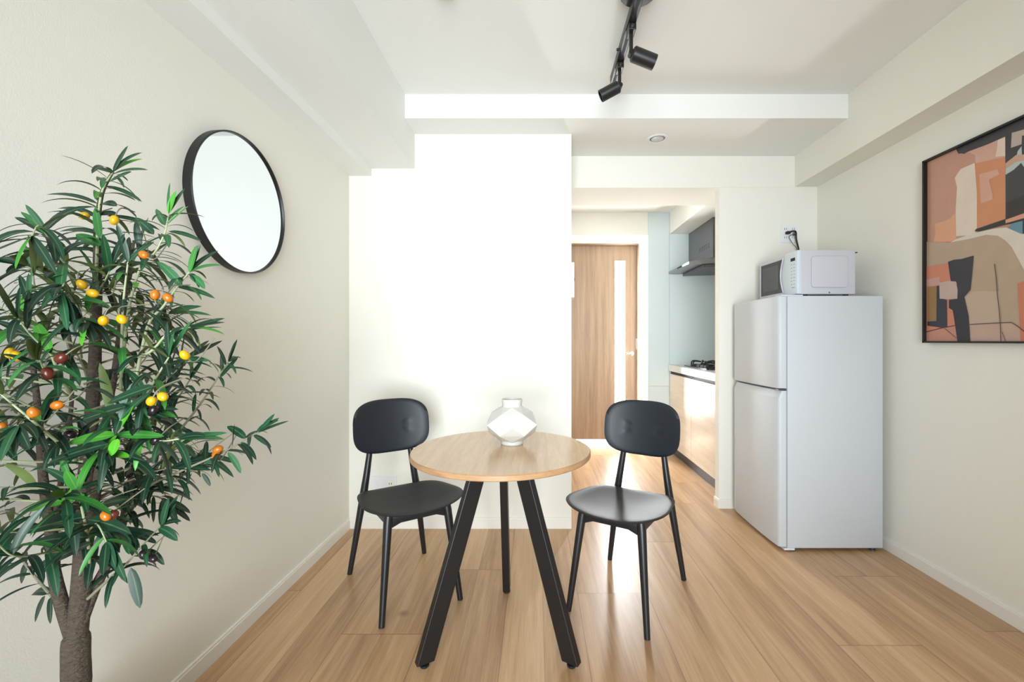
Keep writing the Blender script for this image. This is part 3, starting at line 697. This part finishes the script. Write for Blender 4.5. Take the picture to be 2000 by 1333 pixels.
def leaf(base, d, up, L, wd, droop, tone, curl=.25):
    """one lanceolate leaf: folded blade that bends along its length"""
    wd *= .88; base = Vector(base); d = Vector(d).normalized(); up = Vector(up); side = d.cross(up)
    if side.length < 1e-3: side = d.orthogonal()
    side.normalize(); up = side.cross(d).normalized()
    n = 9; p = base.copy(); dd = d.copy(); rows = []
    for i in range(n+1):
        s = i/n
        wv = wd*.5*(max(0, math.sin(math.pi*min(1, (s*.93+.05))**.9))**.62)*(1 if s < .99 else .15)
        if s < .08: wv = wd*.07
        u2 = side.cross(dd).normalized()
        rows.append((p-side*wv+u2*wv*curl, p.copy(), p+side*wv+u2*wv*curl, s))
        dd = (dd+Vector((0, 0, -droop/n))).normalized(); p = p+dd*(L/n)
    if min(min(a.x, c_.x)-wallx(a.y) for a, b_, c_, s in rows) < 0: return False
    vs = [[leaves.verts.new(q) for q in (a, b_, c_)] for a, b_, c_, s in rows]
    t2 = (tone, rnd.random(), 0, 1)
    for i in range(n):
        for j in (0, 1):
            f = leaves.faces.new((vs[i][j], vs[i][j+1], vs[i+1][j+1], vs[i+1][j]))
            us = ((j-1, rows[i][3]), (j, rows[i][3]), (j, rows[i+1][3]), (j-1, rows[i+1][3]))
            for lp, u in zip(f.loops, us): lp[luv].uv = u; lp[lto] = t2
            f.smooth = True
    return True
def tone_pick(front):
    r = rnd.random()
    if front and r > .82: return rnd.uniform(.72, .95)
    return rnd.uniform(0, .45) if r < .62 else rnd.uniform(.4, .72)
def sprig(pts, r0, r1, nl, Lm=.088, start=.3, mt=None, front=False, tip=True, name='branch', bright=0.):
    pts = [Vector(p) for p in pts]
    for p in pts: p.x = max(p.x, wallx(p.y)+.012)
    sp = spline(pts, 5); bm = bmesh.new(); m_ = len(sp)
    tube(bm, sp, [r0+(r1-r0)*i/(m_-1) for i in range(m_)], 8); build(name, bm, mt or TWIG2, tree, smooth=True)
    ph = rnd.uniform(0, 6.28)
    for k in range(nl):
        s = start+(1-start)*(k+rnd.random()*.5)/nl; i = min(m_-2, int(s*(m_-1))); p = sp[i].lerp(sp[i+1], s*(m_-1)-i); tg = (sp[i+1]-sp[i]).normalized()
        a = tg.orthogonal().normalized(); b_ = tg.cross(a); ph += 2.4+rnd.uniform(-.4, .4)
        out = a*math.cos(ph)+b_*math.sin(ph); f_ = rnd.uniform(.35, .9)
        d = tg*f_+out*1.0; d.z = d.z*.6+.22; d.normalize()
        L = Lm*rnd.uniform(.72, 1.22)*(1-.25*s)
        leaf(p, d, Vector((0, 0, 1))+out*-.2+Vector((rnd.uniform(-.4, .4), rnd.uniform(-.5, .2), 0)), L, L*rnd.uniform(.15, .21), rnd.uniform(.7, 1.9), min(1, tone_pick(front)+bright))
    if tip:
        tg = (sp[-1]-sp[-3]).normalized()
        for q in range(3):
            d = (tg+Vector((rnd.uniform(-.5, .5), rnd.uniform(-.5, .5), rnd.uniform(-.1, .4)))).normalized()
            leaf(sp[-1], d, (rnd.uniform(-.5, .5), -.6, .7), Lm*rnd.uniform(.6, .95), Lm*.16, rnd.uniform(0, .7), min(1, tone_pick(front)+.12+bright))
def A(px, py, y=TY): return at(px, py, y)
# trunk and main stems
trunk = bmesh.new()
tube(trunk, spline([(-.918, TY, .24), (-.922, TY, .38), A(149, 1333), A(148, 1280), A(149, 1238)], 4), [.027, .026, .025, .0245, .024, .0235, .0235, .023, .023, .0225, .0225, .022, .022, .022, .022, .021, .017], 16)
build('trunk', trunk, BARK, tree, smooth=True)
def stem(pts, r0, r1):
    sp = spline(pts, 5); bm = bmesh.new(); m_ = len(sp); tube(bm, sp, [r0+(r1-r0)*i/(m_-1) for i in range(m_)], 12); build('stem', bm, BARK, tree, smooth=True)
stem([A(149, 1250), A(157, 1170), A(164, 1060), A(166, 960, .89), A(176, 850, .90), A(184, 740, .90), A(187, 640, .90), A(190, 560, .89), A(190, 500), A(190, 440), A(199, 378), A(221, 335)], .0175, .0022)
stem([A(142, 1245), A(122, 1185, .87), A(104, 1110, .86), A(99, 1040, .86), A(86, 950, .86), A(78, 850, .85), A(70, 760, .85), A(60, 680, .86)], .0125, .0035)
stem([A(160, 1215), A(188, 1145, .90), A(222, 1078, .92), A(240, 1020, .93), A(254, 950, .94), A(262, 890, .95), A(275, 800, .96)], .0105, .004)
stem([A(180, 1010, .88), A(194, 920, .87), A(208, 820, .87), A(225, 720, .88), A(238, 620, .88), A(250, 540, .89), A(262, 470, .90)], .0085, .0022)
stem([A(110, 1120, .87), A(112, 1000, .90), A(128, 880, .93), A(140, 780, .94), A(136, 660, .94), A(120, 580, .95)], .006, .002)
# traced twigs with their leaves (first point is the root)
TW = [
 ([(187, 560, .88), (190, 480, .87), (191, 430, .87), (200, 372, .87), (221, 336, .87)], 20, .085, 1, 0),
 ([(240, 700, .88), (252, 600, .88), (275, 522, .87), (302, 494, .86), (322, 455, .86), (329, 418, .86)], 17, .078, 1, .1),
 ([(262, 760, .88), (288, 639, .86), (318, 600, .86), (350, 556, .86), (370, 532, .86)], 16, .075, 1, 0),
 ([(236, 760, .88), (238, 660, .84), (241, 590, .83), (250, 512, .83)], 16, .08, 1, 0),
 ([(140, 700, .93), (120, 620, .96), (100, 545, .97), (82, 503, .98)], 12, .08, 0, -.1),
 ([(100, 720, .93), (84, 630, .95), (70, 575, .96), (64, 530, .96)], 12, .08, 0, -.1),
 ([(136, 768, .82), (113, 723, .78), (90, 670, .76), (67, 625, .75), (60, 600, .75)], 12, .08, 2, .15),
 ([(150, 900, .82), (128, 877, .76), (83, 839, .72), (45, 807, .70), (0, 769, .69)], 14, .085, 2, 0),
 ([(176, 1134, .86), (172, 1060, .80), (158, 985, .77), (147, 952, .76)], 12, .088, 2, .05),
 ([(172, 1170, .87), (215, 1130, .85), (244, 1105, .84), (282, 1062, .84), (314, 1028, .84)], 9, .075, 0, -.05),
 ([(262, 930, .94), (330, 865, .92), (372, 815, .92), (400, 777, .92), (430, 731, .93), (447, 706, .93)], 17, .058, 0, -.1),
 ([(245, 1005, .93), (288, 953, .92), (350, 922, .90), (405, 898, .90), (441, 881, .90), (480, 858, .90), (505, 845, .90)], 13, .070, 0, 0),
 ([(244, 1020, .93), (279, 968, .94), (339, 941, .94), (378, 918, .95)], 8, .075, 0, -.1),
 ([(262, 830, .88), (282, 782, .82), (303, 742, .80), (330, 698, .79)], 14, .085, 1, 0),
 ([(205, 930, .86), (216, 895, .80), (226, 850, .77), (235, 820, .76)], 8, .095, 3, .35),
 ([(110, 1175, .87), (69, 1128, .85), (43, 1094, .84), (24, 1076, .84)], 8, .070, 0, -.1),
 ([(100, 1150, .87), (110, 1100, .89), (128, 1040, .90), (132, 980, .90)], 8, .075, 0, -.1),
 ([(262, 880, .94), (300, 820, .90), (345, 780, .88), (372, 740, .88)], 12, .07, 0, 0),
 ([(235, 700, .88), (290, 690, .84), (330, 650, .83), (372, 640, .84)], 12, .075, 1, 0),
 ([(225, 800, .87), (270, 850, .80), (310, 862, .78), (350, 858, .78)], 10, .088, 1, .05),
]
for pts, nl, Lm, fr, br in TW:
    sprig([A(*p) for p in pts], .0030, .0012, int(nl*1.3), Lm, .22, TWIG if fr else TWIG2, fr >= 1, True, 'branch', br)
# filling twigs around the stems
roots = []
for i in range(54):
    h = (i+rnd.random())/54; py = 1085-560*h**1.15
    cx = 168+16*h; az = i*2.399+rnd.uniform(-.3, .3)
    rad = (.235 if 660 < py < 1060 else .15)*rnd.uniform(.6, 1.05)
    ca, sa = math.cos(az), math.sin(az)
    b0 = A(cx-30*(rnd.random()), py, TY+.03*sa)
    if ca < 0: rad *= .95 if py > 680 else .55
    if ca > .3: rad *= .80
    p1 = b0+Vector((ca*rad*.45, sa*rad*.5, .025)); p2 = b0+Vector((ca*rad*.85, sa*rad*.9, .035+.04*rnd.random())); p3 = b0+Vector((ca*rad*1.1, sa*rad*1.1, .035+.07*rnd.random()))
    sprig([b0, p1, p2, p3], .0023, .0010, 12, .094, .25, TWIG if sa < -.2 else TWIG2, sa < -.1, True, 'branch', -.05 if sa > 0 else 0)
# single leaves that make the outline: root pixel, tip pixel, depth, width, droop, tone
LV = [((221, 338), (182, 327), .87, .012, .55, .35), ((221, 340), (288, 330), .87, .014, .5, .62), ((214, 355), (256, 336), .87, .022, .1, .72), ((205, 364), (276, 393), .88, .011, .5, .5),
      ((190, 398), (92, 375), .88, .011, .75, .3), ((190, 425), (114, 402), .88, .013, .75, .3), ((200, 398), (228, 402), .86, .019, .5, .3), ((190, 455), (117, 450), .88, .015, .6, .2),
      ((192, 470), (99, 472), .88, .011, .6, .2), ((195, 490), (117, 490), .88, .014, .6, .2), ((196, 465), (187, 405), .85, .021, 0, .85), ((190, 420), (228, 418), .88, .02, .4, .25),
      ((210, 422), (312, 448), .87, .014, .6, .3), ((196, 480), (150, 458), .86, .024, .1, .85), ((325, 440), (367, 404), .84, .020, -.1, .92), ((322, 438), (358, 403), .86, .016, .3, .8),
      ((322, 440), (306, 409), .87, .014, .3, .7), ((300, 458), (265, 425), .87, .018, .3, .5), ((330, 452), (392, 470), .87, .012, .4, .5), ((85, 500), (48, 445), .97, .022, .1, .3),
      ((66, 535), (36, 497), .96, .022, .1, .25), ((30, 595), (2, 533), .96, .024, .1, .2), ((370, 532), (432, 515), .86, .013, .7, .85), ((372, 540), (400, 565), .85, .016, .8, .8),
      ((345, 560), (419, 582), .87, .013, .4, .6), ((355, 560), (310, 510), .85, .018, .5, .75), ((448, 706), (466, 698), .93, .012, 0, .5), ((435, 735), (432, 690), .93, .008, 0, .3),
      ((430, 738), (465, 698), .92, .016, 0, .45), ((505, 845), (536, 810), .90, .015, -.1, .6), ((495, 850), (529, 874), .90, .012, .4, .65), ((480, 857), (445, 832), .90, .017, .4, .5),
      ((470, 865), (498, 900), .90, .012, .9, .4), ((445, 884), (468, 925), .90, .013, .8, .72), ((400, 905), (430, 905), .90, .010, .8, .7), ((375, 925), (350, 1003), .93, .013, .7, .4),
      ((395, 925), (410, 950), .9, .01, .6, .2), ((316, 1027), (330, 975), .84, .020, 0, .6), ((310, 1032), (347, 1056), .84, .018, .7, .6), ((255, 1110), (272, 1187), .84, .022, .7, .3),
      ((285, 1075), (320, 1105), .84, .014, .9, .3), ((330, 655), (355, 640), .80, .017, .2, .5), ((340, 700), (410, 705), .82, .012, .1, .65), ((62, 610), (42, 580), .75, .024, .1, .95),
      ((70, 632), (100, 690), .75, .020, .1, .95), ((225, 845), (262, 787), .755, .026, -.05, 1.0), ((225, 850), (133, 865), .755, .024, .15, .95), ((226, 850), (318, 852), .76, .018, .15, .9),
      ((228, 852), (187, 912), .75, .024, .1, .98), ((230, 858), (218, 890), .745, .024, .1, 1.0), ((300, 755), (212, 787), .74, .026, .15, .45), ((245, 795), (156, 822), .75, .026, .15, .35),
      ((210, 868), (98, 902), .74, .026, .2, .35), ((165, 968), (46, 998), .75, .024, .15, .95), ((152, 960), (130, 920), .75, .024, 0, .92), ((172, 1010), (45, 1040), .78, .026, .25, .25),
      ((172, 1015), (255, 1042), .78, .024, .35, .4), ((176, 1050), (62, 1060), .78, .024, .25, .3), ((178, 1062), (65, 1112), .79, .026, .1, .25), ((255, 975), (172, 995), .82, .022, .2, .35),
      ((96, 1160), (62, 1160), .86, .020, .8, .15), ((88, 1165), (70, 1215), .86, .018, .7, .15), ((100, 1168), (98, 1218), .86, .022, .6, .3), ((55, 1100), (42, 1140), .85, .022, .7, .2)]
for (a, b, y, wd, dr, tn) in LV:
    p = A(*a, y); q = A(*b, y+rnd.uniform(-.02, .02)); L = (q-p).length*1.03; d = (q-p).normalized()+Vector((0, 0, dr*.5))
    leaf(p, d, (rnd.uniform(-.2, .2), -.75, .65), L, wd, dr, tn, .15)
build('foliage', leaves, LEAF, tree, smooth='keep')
# olives
OC = {'yellow': mat('yellow_olive', (206, 158, 14), .32), 'orange': mat('orange_olive', (184, 104, 22), .28), 'brown': mat('red_brown_olive', (92, 40, 26), .25), 'black': mat('black_olive', (32, 24, 28), .22)}
OL = [('yellow', 165, 422, .86), ('yellow', 223, 430, .85), ('yellow', 160, 556, .80), ('yellow', 181, 573, .79), ('yellow', 202, 627, .77), ('yellow', 238, 624, .77), ('yellow', 361, 694, .79),
      ('yellow', 296, 784, .74), ('yellow', 318, 775, .74), ('yellow', 33, 696, .76), ('yellow', 20, 690, .78), ('orange', 112, 792, .72), ('orange', 66, 807, .69), ('orange', 426, 878, .89), ('orange', 422, 889, .89),
      ('orange', 207, 1008, .76), ('brown', 219, 1007, .77), ('orange', 303, 576, .80), ('orange', 328, 582, .81), ('orange', 281, 498, .82), ('orange', 2, 835, .74), ('brown', 120, 700, .73), ('brown', 93, 730, .73),
      ('black', 99, 865, .76), ('black', 137, 849, .78), ('black', 97, 887, .78), ('black', 54, 870, .77), ('black', 281, 1084, .82), ('black', 299, 1091, .82), ('black', 252, 926, .90), ('black', 300, 802, .78), ('black', 304, 861, .78)]
for i, (cn, px, py, y) in enumerate(OL):
    p = A(px, py, y); s = y/.88; ax = Vector((rnd.uniform(-.8, .8), rnd.uniform(-.3, .3), rnd.uniform(-1, 1))).normalized(); r = .0074 if cn != 'brown' else .0084
    prof = [(r*math.sin(math.pi*k/12), -r*1.28*math.cos(math.pi*k/12)) for k in range(13)]
    bm = bmesh.new(); lathe(bm, prof, p, ax, 20, close=False); bmesh.ops.remove_doubles(bm, verts=bm.verts[:], dist=.00005)
    o = build('olive', bm, OC[cn], tree, smooth=True); o['label'] = {'yellow': 'yellow olive', 'orange': 'orange ripening olive', 'brown': 'red-brown olive', 'black': 'black ripe olive'}[cn]
    bm = bmesh.new(); e = p+ax*r*1.2; g = p+Vector((rnd.uniform(-.01, .02), .05, .03 if cn != 'x' else 0)); tube(bm, spline([e, e+ax*.012+Vector((0, .01, .006)), g], 4), .0011, 6)
    build('stalk', bm, TWIG2, o, smooth=True)
# planter below the picture's edge
bm = bmesh.new(); lathe(bm, [(.095, 0), (.11, .01), (.13, .24), (.135, .25), (.122, .25), (.118, .225)], (-.918, TY, .0005), n=40, close=False)
build('planter', bm, mat('planter_white', (225, 222, 215), .5), tree, smooth=True)
bm = bmesh.new(); lathe(bm, [(.119, .0), (.119, .005)], (-.918, TY, .225), n=32); build('soil', bm, mat('soil', (60, 48, 38), .95, bump=(80, 1, .01)), tree)
